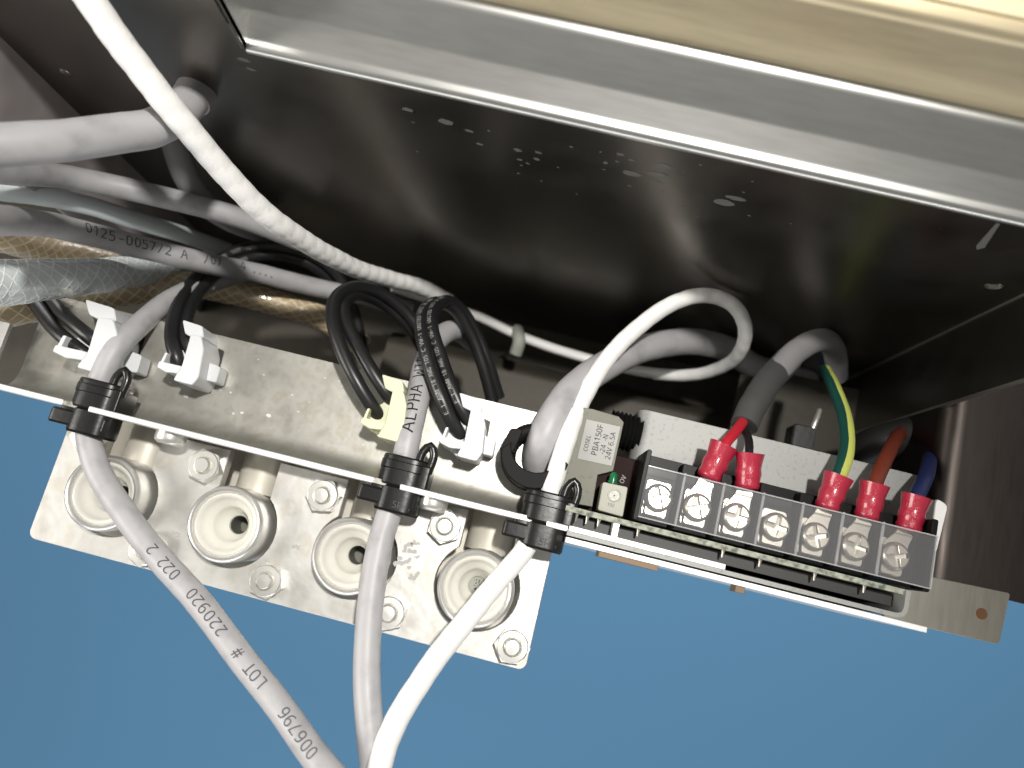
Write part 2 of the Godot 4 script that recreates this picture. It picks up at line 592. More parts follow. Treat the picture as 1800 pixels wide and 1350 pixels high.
func view_and_light() -> void:
	var cam := Camera3D.new()
	cam.name = "camera"
	add_child(cam, true)
	var bx := Vector3(0.970848, 0.239696, 0.0)
	var by := Vector3(-0.234873, 0.951311, 0.199604)
	var bz := Vector3(0.047844, -0.193786, 0.979877)
	cam.transform = Transform3D(Basis(bx, by, bz).orthonormalized(), Vector3(0, 0, 0.176))
	var lens := CameraAttributesPhysical.new()
	lens.frustum_focal_length = 24.0
	lens.frustum_focus_distance = 0.178
	lens.frustum_near = 0.02
	lens.frustum_far = 30.0
	lens.exposure_aperture = 11.0
	cam.attributes = lens
	cam.fov = 53.13
	cam.near = 0.02
	cam.far = 30.0
	cam.current = true
	var we := WorldEnvironment.new()
	we.name = "environment"
	var e := Environment.new()
	e.background_mode = Environment.BG_COLOR
	e.background_color = lin(0.22, 0.216, 0.202)
	e.tonemap_mode = Environment.TONE_MAPPER_LINEAR
	e.tonemap_exposure = 1.0
	e.sdfgi_enabled = true
	e.ssao_enabled = true
	e.ssil_enabled = true
	we.environment = e
	add_child(we, true)
	var lamp := SpotLight3D.new()
	lamp.name = "work_lamp"
	lamp.light_size = 0.018
	lamp.light_energy = 0.48
	lamp.light_color = Color(1.0, 0.985, 0.96)
	lamp.spot_angle = 17.0
	lamp.spot_angle_attenuation = 1.0
	lamp.spot_range = 3.0
	lamp.spot_attenuation = 2.0
	lamp.shadow_enabled = true
	add_child(lamp, true)
	lamp.look_at_from_position(Vector3(0.085, 0.142, 0.62), Vector3(-0.035, 0.0, -0.01))
	area_light("fill_light", Vector3(-0.90, -0.20, 0.52), Vector3(-0.04, 0.04, 0), Vector2(0.5, 0.4), 0.75, Color(1.0, 0.98, 0.95))  # added soft fill out of view, softens the shading on the left bundle
	area_light("backdrop_fill", Vector3(0, -4.2, -0.6), Vector3(0, -1.6, -3.0), Vector2(6.0, 1.0), 11.6, Color(1, 1, 1))  # this and the next are added unseen lights that brighten only the backdrop
	area_light("backdrop_fill", Vector3(0, 2.2, -0.6), Vector3(0, -0.4, -3.0), Vector2(6.0, 1.0), 11.6, Color(1, 1, 1))
	var st := mb()
	box(st, Vector3(-5000, -4500, -3050), Vector3(5000, 2500, -3000))
	obj("backdrop", st, M.backdrop_blue).set_meta("kind", "structure")

func hood() -> void:
	var t := thing("machine_hood", "dark stainless steel hood whose ceiling fills the upper half, water spotted", "machine hood")
	# ceiling: local x = world x, local y = world z, local z = down
	var flat := axes(Vector3.RIGHT, Vector3.BACK, Vector3(0, 81.2, 0))
	var outline := PackedVector2Array([Vector2(-138, -110), Vector2(98.6, -110), Vector2(98.6, 38.5), Vector2(-74.3, 38.5), Vector2(-74.3, 57), Vector2(-110, 49), Vector2(-138, 42)])
	var holes := [ngon(Vector2(-128.7, 12.5), 1.5, 16), ngon(Vector2(91.3, 11.9), 1.9, 16)]
	var st := mb()
	pierced(st, outline, holes, 0.0, 1.2, flat)
	obj("ceiling_panel", st, M.hood_steel, t)
	# front lip: bends up from the ceiling, out into a rail and up again; section in (-z, y)
	var along := axes(Vector3.FORWARD, Vector3.UP)
	st = mb()
	prism(st, strip([Vector2(-38.6, 81.2), Vector2(-39.1, 81.2), Vector2(-39.45, 82.6), Vector2(-42.2, 87.6), Vector2(-47.6, 94.0), Vector2(-48.0, 95.6)], 1.2, 0.5, 5), -74.3, 190, 0.0, along)
	obj("front_lip", st, M.lip_steel, t)
	st = mb()
	prism(st, strip([Vector2(-49.0, 96.4), Vector2(-65.4, 96.8), Vector2(-66.4, 98.8)], 1.2, 0.8, 5), -66, 190, 0.0, along)
	obj("front_rail", st, M.rail_warm_reflection, t)
	st = mb()
	prism(st, strip([Vector2(-66.6, 98.6), Vector2(-67.2, 118)], 1.5, 0.0, 4), -66, 200, 0.0, along)
	obj("top_cover", st, M.cream_paint, t)
	# the end of the opening in the ceiling
	st = mb()
	prism(st, rounded(PackedVector2Array([Vector2(-39, 80.0), Vector2(-62, 80.0), Vector2(-62, 104), Vector2(-39, 104)]), 1.0), -75.5, -74.3, 0.3, along)
	obj("lip_end", st, M.lip_steel, t)
	st = mb()
	prism(st, strip([Vector2(-74.2, 93.0), Vector2(-67.5, 93.4), Vector2(-66.0, 98), Vector2(-66, 104)], 1.0, 2.0, 6), 52.5, 64, 0.0)
	obj("rail_end", st, M.lip_steel, t)
	st = mb()
	prism(st, PackedVector2Array([Vector2(-40, 59.5), Vector2(110, 59.5), Vector2(110, 81.2), Vector2(-40, 81.2)]), 98.6, 99.8, 0.3, along)
	obj("side_flange", st, M.hood_steel, t)
	st = mb()
	tube(st, [Vector3(98.4, 79.9, -108), Vector3(98.4, 79.9, -40), Vector3(98.4, 79.9, 39)], 0.4, 10, -1.0, 0.0, 4.0, 8.0)
	tube(st, [Vector3(99.2, 59.5, -108), Vector3(99.2, 59.5, -40), Vector3(99.2, 59.5, 39)], 0.6, 10, -1.0, 0.0, 4.0, 8.0)
	obj("fold_glint", st, M.lip_steel, t)  # added pale beads standing for the thin glint along the folds
	st = mb()
	box(st, Vector3(-138, 81.4, -32), Vector3(98, 135, -30))
	obj("hole_backing", st, M.white_paint, t)  # added white plate that brightens what shows through the ceiling holes
	st = mb()
	prism(st, PackedVector2Array([Vector2(-45, 55), Vector2(110, 55), Vector2(110, 81.2), Vector2(-50, 81.2)]), -139.2, -138, 0.3, along)
	obj("side_wall", st, M.left_wall_paint, t)
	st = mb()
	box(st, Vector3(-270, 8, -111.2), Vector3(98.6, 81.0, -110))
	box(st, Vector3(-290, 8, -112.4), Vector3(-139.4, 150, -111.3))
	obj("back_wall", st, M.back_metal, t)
	st = mb()
	box(st, Vector3(-138, 6.0, -110), Vector3(98.6, 7.2, -30))
	obj("hidden_floor", st, M.hidden_floor_metal, t)  # added unseen plate, keeps backdrop blue out of the ceiling reflection
	# dried water spots on the ceiling: (x, z, half length, half width)
	st = mb()
	var spots := [Vector4(6.5, 25.5, 2.1, 1.0), Vector4(11.5, 27.5, 2.2, 1.1), Vector4(12.2, 24.2, 1.0, 0.5), Vector4(12.0, 31.5, 1.6, 1.0), Vector4(-18.5, 24.5, 0.9, 0.6), Vector4(-14, 25.5, 0.8, 0.4), Vector4(-18, 20.5, 0.7, 0.4), Vector4(-14.2, 22.5, 0.7, 0.5), Vector4(-16.2, 19.6, 0.5, 0.3), Vector4(-42, 31, 1.3, 0.7), Vector4(-34, 29.5, 1.6, 0.9), Vector4(-29, 28, 1.0, 0.5), Vector4(-27, 23.4, 0.8, 0.5), Vector4(27, 22, 2.3, 1.3), Vector4(29, 25, 2.1, 0.8), Vector4(0.5, 27.5, 0.5, 0.5), Vector4(3.0, 32.3, 0.8, 0.5), Vector4(5.5, 31, 0.7, 0.4), Vector4(-76, 36, 1.4, 0.6), Vector4(-75.5, 33, 1.0, 0.5)]
	for k in 24:
		spots.append(Vector4(rng.randf_range(-60, 45), rng.randf_range(8, 36), rng.randf_range(0.15, 0.4), rng.randf_range(0.12, 0.3)))
	for s in spots:
		var o := PackedVector2Array()
		for k in 14:
			var w := 1.0 + rng.randf_range(-0.18, 0.18)
			o.append(Vector2(s.x + cos(TAU * k / 14) * s.z * w, s.y + sin(TAU * k / 14) * s.w * w))
		prism(st, o, 1.2, 1.26, 0.0, flat)
	prism(st, PackedVector2Array([Vector2(75.7, 38.2), Vector2(76.4, 38.2), Vector2(79.6, 28), Vector2(78.9, 26.4), Vector2(77.9, 28)]), 1.2, 1.26, 0.0, flat)
	obj("water_spots", st, M.spot_film, t).set_meta("kind", "stuff")

func panels() -> void:
	var t := thing("connector_panel", "long stained steel bracket with a bent front flange under the white plugs", "bracket")
	var panel := t
	var along := axes(Vector3.FORWARD, Vector3.UP)
	var st := mb()
	# upright, bend and the root of the flange, in (-z, y)
	prism(st, strip([Vector2(14, 32.0), Vector2(14, 6.2), Vector2(1.0, 6.2)], 1.2, 6.2, 10), -131, 11.5, 0.0, along)
	# flange from the bend to its edge, with slots for the bushings
	var edge := PackedVector2Array([Vector2(-131, -7.0), Vector2(11.5, -7.0), Vector2(11.5, 0)])
	for bx in [6.2, -28.1, -103.2]:
		edge.append_array(PackedVector2Array([Vector2(bx + 0.5, 0), Vector2(bx + 0.5, -3.0), Vector2(bx - 5.9, -3.0), Vector2(bx - 5.9, 0)]))
	edge.append(Vector2(-131, 0))
	obj("sheet", st, M.panel_steel, t)
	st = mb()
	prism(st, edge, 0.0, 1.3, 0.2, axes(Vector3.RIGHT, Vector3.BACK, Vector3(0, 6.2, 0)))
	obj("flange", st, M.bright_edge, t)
	for x in [-84.5, -20.0]:
		st = mb()
		lathe(st, [Vector2(0, 1.6), Vector2(2.5, 1.6), Vector2(3.4, 1.0), Vector2(3.6, 0.2), Vector2(3.6, -1.4)], axes(Vector3.RIGHT, Vector3.BACK, Vector3(x, 3.6, -5.5)), 28)
		obj("clinch_nut", st, M.zinc, t)
	st = mb()
	for k in 46:
		var c := Vector2(rng.randf_range(-128, 8), rng.randf_range(13, 31))
		var o := PackedVector2Array()
		var rr := rng.randf_range(0.08, 0.3) * (2.0 if rng.randf() < 0.12 else 1.0)
		for q in 8:
			o.append(c + Vector2.from_angle(TAU * q / 8) * rr * rng.randf_range(0.6, 1.3) * Vector2(1.3, 0.8))
		prism(st, o, -14.0, -13.97)
	obj("dried_flecks", st, M.fleck, panel).set_meta("kind", "stuff")
	t = thing("end_bracket", "short polished steel bracket at the left edge beside the connector panel", "bracket")
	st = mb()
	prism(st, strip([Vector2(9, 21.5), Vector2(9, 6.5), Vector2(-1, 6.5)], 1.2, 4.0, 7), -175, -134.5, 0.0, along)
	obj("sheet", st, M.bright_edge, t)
	t = thing("side_bracket", "brushed steel upright with a projecting foot right of the power supply", "bracket")
	st = mb()
	prism(st, rounded(PackedVector2Array([Vector2(90, 3.6), Vector2(117.5, 4.2), Vector2(118.8, 16.6), Vector2(90, 15.5)]), 0.8), -15.2, -14, 0.25)
	obj("foot", st, M.bracket_steel, t)
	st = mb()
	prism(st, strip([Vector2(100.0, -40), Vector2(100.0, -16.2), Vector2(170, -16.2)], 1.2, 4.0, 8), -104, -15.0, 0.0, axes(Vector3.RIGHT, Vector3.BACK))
	obj("upright", st, M.shaded_steel, t)
	st = mb()
	prism(st, ngon(Vector2(112.6, 10.2), 1.35, 20), -14.0, -13.95)
	obj("burn_mark", st, M.rust, t)

func manifold() -> void:
	var t := thing("valve_manifold", "flat aluminium manifold with four cream port sockets and hex nuts under the flange", "manifold")
	var xs := [-96.0, -65.8, -35.6, -5.5]
	var st := mb()
	# plate with a keyhole for each socket, open upwards
	var o := PackedVector2Array([Vector2(9.9, 4.6)])
	for i in [3, 2, 1, 0]:
		var x: float = xs[i]
		var half := 6.4
		var r := 10.2
		var a0 := asin(half / r)
		o.append(Vector2(x + half, 4.6))
		for k in 29:
			var a := PI / 2 - a0 - (TAU - 2 * a0) * k / 28.0
			o.append(Vector2(x + cos(a) * r, -12.4 + sin(a) * r))
		o.append(Vector2(x - half, 4.6))
	o.append(Vector2(-113.0, 4.6))
	for c in [[Vector2(-111.3, -25.3), PI, PI * 1.5], [Vector2(8.2, -26.2), PI * 1.5, TAU]]:
		for k in 6:
			o.append(c[0] + Vector2.from_angle(lerpf(c[1], c[2], k / 5.0)) * 1.9)
	prism(st, o, -15.5, -12.0, 0.3)
	obj("plate", st, M.manifold_aluminium, t)
	st = mb()
	for c in [Vector4(-23.5, -7.6, 1.6, 1.0), Vector4(-22.2, -6.4, 0.8, 0.6), Vector4(-23.8, -11.0, 2.2, 1.0), Vector4(-20.6, -13.6, 0.8, 0.8), Vector4(-50.0, -14.0, 1.0, 0.6), Vector4(-79, -18.0, 1.2, 0.5), Vector4(-21.0, -9.2, 0.7, 0.4)]:
		for k in 9:
			var q := Vector2(c.x + rng.randf_range(-1, 1) * c.z, c.y + rng.randf_range(-1, 1) * c.w)
			var poly := PackedVector2Array()
			for e in 9:
				poly.append(q + Vector2.from_angle(TAU * e / 9) * rng.randf_range(0.35, 0.75) * c.w)
			prism(st, poly, -12.0 - 0.004 * k, -11.965 - 0.004 * k)
	obj("oxide_stains", st, M.oxide, t).set_meta("kind", "stuff")
	st = mb()
	box(st, Vector3(-112, -25.5, -31), Vector3(8.8, 9.5, -24.0), 0.6)
	obj("body", st, M.cream_wall, t)
	for i in 4:
		var x: float = xs[i]
		var at := Transform3D(Basis.IDENTITY, Vector3(x, -12.4, 0))
		st = mb()
		lathe(st, [Vector2(8.9, -24.1), Vector2(8.9, -6.2), Vector2(8.7, -5.4), Vector2(8.2, -5.0), Vector2(7.7, -5.2), Vector2(7.4, -5.8), Vector2(7.4, -8)], at, 56, 0.9)
		var s := obj("socket", st, M.chrome_collar, t)
		st = mb()
		lathe(st, [Vector2(7.4, -6.4), Vector2(7.0, -5.9), Vector2(6.5, -6.1), Vector2(6.2, -7.0), Vector2(5.3, -8.6), Vector2(4.5, -9.2), Vector2(4.1, -10.2), Vector2(3.1, -14.5), Vector2(2.3, -15.0), Vector2(2.2, -15.6)], at, 48, 0.9)
		obj("insert", st, M.cream_plastic, s)
		st = mb()
		lathe(st, [Vector2(2.25, -15.0), Vector2(2.25, -23.0), Vector2(0.0, -23.0)] if i < 3 else [Vector2(2.25, -15.0), Vector2(2.25, -15.4), Vector2(0.0, -15.4)], at, 32)
		obj("bore", st, M.mesh_grey if i == 3 else M.bore_grey, s)
		if i == 3:
			st = mb()
			for k in 26:
				var p := Vector2.from_angle(rng.randf() * TAU) * sqrt(rng.randf()) * 1.8 + Vector2(x, -12.4)
				prism(st, ngon(p, rng.randf_range(0.08, 0.22), 5), -15.4, -15.36)
			obj("sieve_holes", st, M.black_sheet, s)
		st = mb()
		tube(st, [Vector3(x, 9.0, -21.5), Vector3(x, 0, -21.5), Vector3(x, -4.2, -21.5)], 5.7, 28)
		obj("riser_tube", st, M.cream_wall, t)
	var nuts := [Vector2(-106.2, -0.6), Vector2(-76.3, -0.6), Vector2(-46.4, -0.6), Vector2(-16.2, -0.6), Vector2(-83.6, -22.8), Vector2(-53.7, -22.8), Vector2(-23.8, -22.8), Vector2(5.8, -23.2)]
	for c in nuts:
		st = mb()
		var turn := rng.randf() * 1.0
		var hex := ngon(c, 4.2, 6, turn)
		pierced(st, hex, [ngon(c, 2.0, 20)], -12.1, -8.9)
		lathe(st, [Vector2(3.75, -9.0), Vector2(3.45, -8.6), Vector2(2.3, -8.55), Vector2(2.0, -8.9)], Transform3D(Basis.IDENTITY, Vector3(c.x, c.y, 0)), 36)
		var nn := obj("nut", st, M.zinc, t)
		st = mb()
		lathe(st, [Vector2(1.95, -12.0), Vector2(1.95, -7.9), Vector2(1.6, -7.5), Vector2(0, -7.45)], Transform3D(Basis.IDENTITY, Vector3(c.x, c.y, 0)), 24)
		obj("stud", st, M.zinc, nn)

func power_supply() -> void:
	var t := thing("power_supply", "open frame power supply with a seven screw terminal strip", "power supply")
	var along := axes(Vector3.FORWARD, Vector3.UP)
	var st := mb()
	# frame: bottom sheet with its right side turned up, in (x, y)
	prism(st, strip([Vector2(11.6, 4.1), Vector2(88.2, 4.1), Vector2(88.2, 10.4)], 1.0, 3.0, 7), -75, 0.6)
	obj("chassis", st, M.supply_aluminium, t)
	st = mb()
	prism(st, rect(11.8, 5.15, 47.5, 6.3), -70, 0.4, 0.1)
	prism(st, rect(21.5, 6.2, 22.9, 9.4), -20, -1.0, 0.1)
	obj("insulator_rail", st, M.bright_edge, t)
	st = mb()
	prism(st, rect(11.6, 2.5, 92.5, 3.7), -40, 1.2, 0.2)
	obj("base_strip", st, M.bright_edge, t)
	st = mb()
	prism(st, rect(19.5, 1.2, 33.0, 2.6), -6, 0.6, 0.2)
	prism(st, rect(50.5, 1.0, 52.6, 2.6), -4, 0.6, 0.2)
	obj("foot_clip", st, M.old_brass, t)
	st = mb()
	box(st, Vector3(9.6, 9.4, -72), Vector3(87.4, 10.6, -0.6))
	obj("circuit_board", st, M.board_edge, t)
	st = mb()
	box(st, Vector3(12, 6.4, -60), Vector3(86.8, 9.0, -4.5))
	obj("insulating_sheet", st, M.black_sheet, t)
	st = mb()
	for x in [13, 15.5, 18.2, 27.4, 47, 55.5, 68, 79.2]:
		lathe(st, [Vector2(0.55, 9.4), Vector2(0.35, 8.8), Vector2(0.2, 7.7), Vector2(0, 7.6)], axes(Vector3.RIGHT, Vector3.FORWARD, Vector3(x, 0, -2.0)), 10)
	obj("solder_pins", st, M.nickel, t).set_meta("kind", "stuff")
	# upper cover behind the terminals
	st = mb()
	prism(st, strip([Vector2(24.6, -50), Vector2(24.6, -14.2), Vector2(93.0, -14.2)], 1.2, 2.2, 6), -39.0, -20.0, 0.0, axes(Vector3.RIGHT, Vector3.BACK))
	prism(st, strip([Vector2(15.4, 38.0), Vector2(17.0, 39.0), Vector2(50, 39.0)], 1.0, 1.2, 4), 24.8, 93.0, 0.0, along)
	obj("top_cover", st, M.supply_aluminium, t)
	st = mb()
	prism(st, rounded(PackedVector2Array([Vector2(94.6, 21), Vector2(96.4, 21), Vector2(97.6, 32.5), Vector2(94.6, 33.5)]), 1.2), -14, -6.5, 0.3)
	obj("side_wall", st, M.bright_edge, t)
	# heat sink with its label
	st = mb()
	prism(st, PackedVector2Array([Vector2(5.7, 34.8), Vector2(11.6, 35.3), Vector2(18.2, 35), Vector2(19.7, 33.9), Vector2(19.7, 21.7), Vector2(16.3, 19.9), Vector2(16.7, 12.2), Vector2(9, 11.7)]), -10.4, -9, 0.25)
	var hs := obj("heat_sink", st, M.heat_sink_metal, t)
	st = mb()
	var lab := PackedVector2Array([Vector2(10.7, 32.4), Vector2(19.1, 32.6), Vector2(19, 22.8), Vector2(10.7, 22.6)])
	prism(st, lab, -9.0, -8.93)
	obj("label", st, M.label_paper, hs)
	var up := ((lab[0] + lab[1] - lab[2] - lab[3]) / 2.0).normalized()
	var mid := (lab[0] + lab[1] + lab[2] + lab[3]) / 4.0
	var right := Vector2(up.y, -up.x)
	for row in [["COSEL", 1.0, -2.75, -0.9], ["PBA150F", 1.4, -0.55, 0.5], ["-24  -N", 1.2, 1.25, -0.1], ["24V 6.5A", 1.25, 2.85, -0.1]]:
		var c: Vector2 = mid + right * row[2] + up * row[3]
		print_flat("lettering", row[0], row[1], Transform3D(Basis(Vector3(up.x, up.y, 0), Vector3(-right.x, -right.y, 0), Vector3(0, 0, 1)), Vector3(c.x, c.y, -8.9)), M.ink_dark, hs)
	# trimmer, lamp and choke
	st = mb()
	prism(st, rounded(PackedVector2Array([Vector2(17.4, 18.1), Vector2(23.3, 18.3), Vector2(23.6, 11.3), Vector2(17.6, 11.5)]), 0.5, 3), -9, -4, 0.25)
	var pot := obj("trimmer", st, M.pot_body, t)
	var pc := PackedVector2Array([Vector2(20.6, 15.6)])[0]
	st = mb()
	lathe(st, [Vector2(1.5, -4.0), Vector2(1.5, -3.8), Vector2(1.25, -3.7), Vector2(1.2, -3.95), Vector2(0, -3.95)], Transform3D(Basis.IDENTITY, Vector3(pc.x, pc.y, 0)), 24)
	for a in [0.6, 0.6 + PI / 2]:
		box(st, Vector3(-1.05, -0.17, -3.97), Vector3(1.05, 0.17, -3.75), 0.04, Transform3D(Basis(Vector3(0, 0, 1), a), Vector3(pc.x, pc.y, 0)))
	obj("rotor", st, M.pot_rotor, pot)
	print_flat("lettering", "102", 0.75, Transform3D(Basis.IDENTITY, Vector3(pc.x - 0.3, pc.y - 2.3, -3.97)), M.ink_faded, pot)
	st = mb()
	var lc := PackedVector2Array([Vector2(20, 19.2)])[0]
	lathe(st, [Vector2(0, 3.6), Vector2(0.8, 3.3), Vector2(1.3, 2.4), Vector2(1.35, 0), Vector2(1.6, -0.1), Vector2(1.6, -1)], axes(Vector3.RIGHT, Vector3.FORWARD, Vector3(lc.x, lc.y, -8.0)) * Transform3D(Basis.from_scale(Vector3(0.75, 0.75, 0.62)), Vector3.ZERO), 24)
	obj("indicator_lamp", st, M.led_green, t)
	st = mb()
	box(st, Vector3(16.0, 11, -30), Vector3(26.0, 26, -11), 0.4)
	obj("relay_block", st, M.dark_maroon, t)
	print_flat("lettering", "OV", 1.1, Transform3D(Basis(Vector3(0.2, 0.98, 0), Vector3(-0.98, 0.2, 0), Vector3(0, 0, 1)), Vector3(22.6, 20.5, -10.9)), M.ink_white, t)
	st = mb()
	var prof := []
	for k in 15:
		prof.append(Vector2(4.6 + 0.35 * cos(k * PI), -0.5 + k * 0.55))
	lathe(st, prof, axes(Vector3.UP, Vector3.BACK, Vector3(17.8, 33.0, -17.0)), 40, 0.1)
	obj("choke_coil", st, M.black_bakelite, t)
	# terminal strip
	st = mb()
	box(st, Vector3(25.6, 11.4, -15.6), Vector3(92.8, 27.2, -6.5), 0.3)
	box(st, Vector3(25.4, 11.2, -15.4), Vector3(26.6, 27.6, -0.6), 0.3)
	box(st, Vector3(91.6, 11.2, -15.4), Vector3(92.9, 27.6, -0.6), 0.3)
	for i in 6:
		box(st, Vector3(34.6 + 9.17 * i, 11.5, -8), Vector3(35.4 + 9.17 * i, 26.6, -2.4), 0.15)
	var block := obj("terminal_block", st, M.black_bakelite, t)
	for i in 7:
		var c := Vector2(30.5 + 9.17 * i, 17.5)
		st = mb()
		prism(st, rounded(rect(c.x - 2.9, c.y - 4.3, c.x + 2.9, c.y + 4.0), 0.8, 2), -6.5, -5.6, 0.15)
		prism(st, rounded(rect(c.x - 2.4, c.y - 4.2, c.x + 2.4, c.y + 1.0), 0.6, 2), -4.4, -3.9, 0.15)
		obj("contact_plate", st, M.nickel, block)
		st = mb()
		var xf := Transform3D(Basis(Vector3(0, 0, 1), rng.randf() * PI), Vector3(c.x, c.y, 0))
		# pan head with a cross recess: a dished ring and four quarter islands round a sunk cross
		lathe(st, [Vector2(3.25, -4.0), Vector2(3.25, -3.0), Vector2(3.0, -2.45), Vector2(2.5, -2.1)], xf, 36)
		for q in 4:
			var turn := xf * Transform3D(Basis(Vector3(0, 0, 1), q * PI / 2), Vector3.ZERO)
			var sector := PackedVector2Array([Vector2(0.55, 0.55), Vector2(2.3, 0.5)])
			for k in 7:
				sector.append(Vector2.from_angle(lerpf(0.23, PI / 2 - 0.23, k / 6.0)) * 2.6)
			sector.append(Vector2(0.5, 2.3))
			prism(st, sector, -3.4, -2.1, 0.12, turn)
		lathe(st, [Vector2(2.6, -3.1), Vector2(0, -3.3)], xf, 24)
		obj("screw", st, M.nickel, block)
	st = mb()
	box(st, Vector3(26.3, 12.2, -0.5), Vector3(92.4, 23.6, 0.3), 0.1)
	var cover := obj("terminal_cover", st, M.clear_cover, t)
	st = mb()
	box(st, Vector3(26.3, 23.62, -0.5), Vector3(92.4, 23.9, 0.3), 0.06)
	box(st, Vector3(26.3, 11.9, -0.5), Vector3(92.4, 12.18, 0.3), 0.06)
	box(st, Vector3(92.42, 11.9, -0.5), Vector3(92.7, 23.9, 0.3), 0.06)
	obj("cut_edge", st, M.clear_edge, cover)
	st = mb()
	for i in 6:
		box(st, Vector3(34.8 + 9.17 * i, 11.9, -1.3), Vector3(35.3 + 9.17 * i, 24.2, -0.55), 0.1)
	obj("rib", st, M.clear_edge, cover)

func bushings() -> void:
	var up := axes(Vector3.RIGHT, Vector3.FORWARD)
	var t := thing("strain_relief", "black strain relief bushing at the left end of the flange", "strain relief", Vector3(-103.2, 5.5, -5.0), "black strain reliefs clipped in the flange")
	var st := mb()
	prism(st, rounded(rect(-5.7, -4.8, 5.7, 4.8), 4.4, 8), 0.0, 7.0, 0.4, up)
	prism(st, rounded(rect(-5.9, -4.9, 5.9, 4.95), 4.4, 8), 3.6, 5.8, 0.3, up)
	obj("body", st, M.black_nylon, t)
	st = mb()
	prism(st, rounded(rect(-4.9, -4.6, 5.6, 4.6), 4.2, 8), -6.0, 0.1, 0.6, up)
	prism(st, rounded(rect(-9.0, -3.9, 5.0, 3.9), 1.2, 4), -4.8, -1.2, 0.5, up)
	prism(st, rounded(rect(-7.0, -3.6, -3.0, 3.6), 0.8, 3), -1.5, 0.4, 0.3, up)
	obj("head", st, M.black_nylon, t)
	st = mb()
	prism(st, rounded(rect(3.6, -4.2, 6.3, 4.0), 0.6, 3), 0.6, 6.0, 0.3, up)
	obj("latch", st, M.black_nylon, t)
	st = mb()
	tube(st, [Vector3(2.9, 6.0, 3.0), Vector3(3.2, 9.2, 3.0), Vector3(4.5, 10.9, 3.0), Vector3(5.8, 9.2, 3.0), Vector3(5.6, 4.5, 3.0)], 1.0, 12)
	obj("hinge_loop", st, M.black_nylon, t)
	var k := dup(t, Vector3(-28.1, 5.5, -5.0), "black strain relief bushing in the middle of the flange around an upright lettered grey cable")
	var k2 := dup(t, Vector3(6.2, 5.5, -5.0), "black strain relief bushing on the flange around the white cable")
	for o in [k, k2]:
		print_flat("lettering", "SR-5", 1.5, Transform3D(Basis(Vector3(0.98, -0.05, -0.2).normalized(), Vector3.UP, Vector3(0.2, 0, 0.98).normalized()), Vector3(1.8, -4.2, 4.55)), M.ink_faded, o)
	# the large one that faces the viewer in the panel
	t = thing("cable_grommet", "large round black grommet in the panel where the thick grey cable enters", "grommet", Vector3(0.6, 20.6, 0))
	st = mb()
	lathe(st, [Vector2(8.3, -13.9), Vector2(8.3, -10.2), Vector2(7.8, -9.2), Vector2(7.0, -8.8), Vector2(5.8, -8.9), Vector2(5.0, -9.6), Vector2(4.6, -12), Vector2(4.6, -16)], Transform3D.IDENTITY, 44)
	obj("flange", st, M.black_rubber, t)
	st = mb()
	var jaw := PackedVector2Array()
	for i in 17:
		jaw.append(Vector2.from_angle(lerpf(PI * 1.02, PI * 1.98, i / 16.0)) * 8.1)
	for i in 17:
		jaw.append(Vector2.from_angle(lerpf(PI * 1.98, PI * 1.02, i / 16.0)) * 6.2 + Vector2(0, 2.0))
	prism(st, jaw, -12, -4.5, 0.5)
	obj("lower_jaw", st, M.black_rubber, t)
	st = mb()
	prism(st, rounded(PackedVector2Array([Vector2(-8.6, -1.0), Vector2(-5.2, -0.6), Vector2(-4.2, 5.4), Vector2(-7.2, 5.0)]), 0.8, 3), -12, -6.2, 0.4)
	obj("side_jaw", st, M.black_rubber, t)
	st = mb()
	lathe(st, [Vector2(5.0, -15), Vector2(0, -15)], Transform3D.IDENTITY, 24)
	obj("throat", st, M.black_sheet, t)

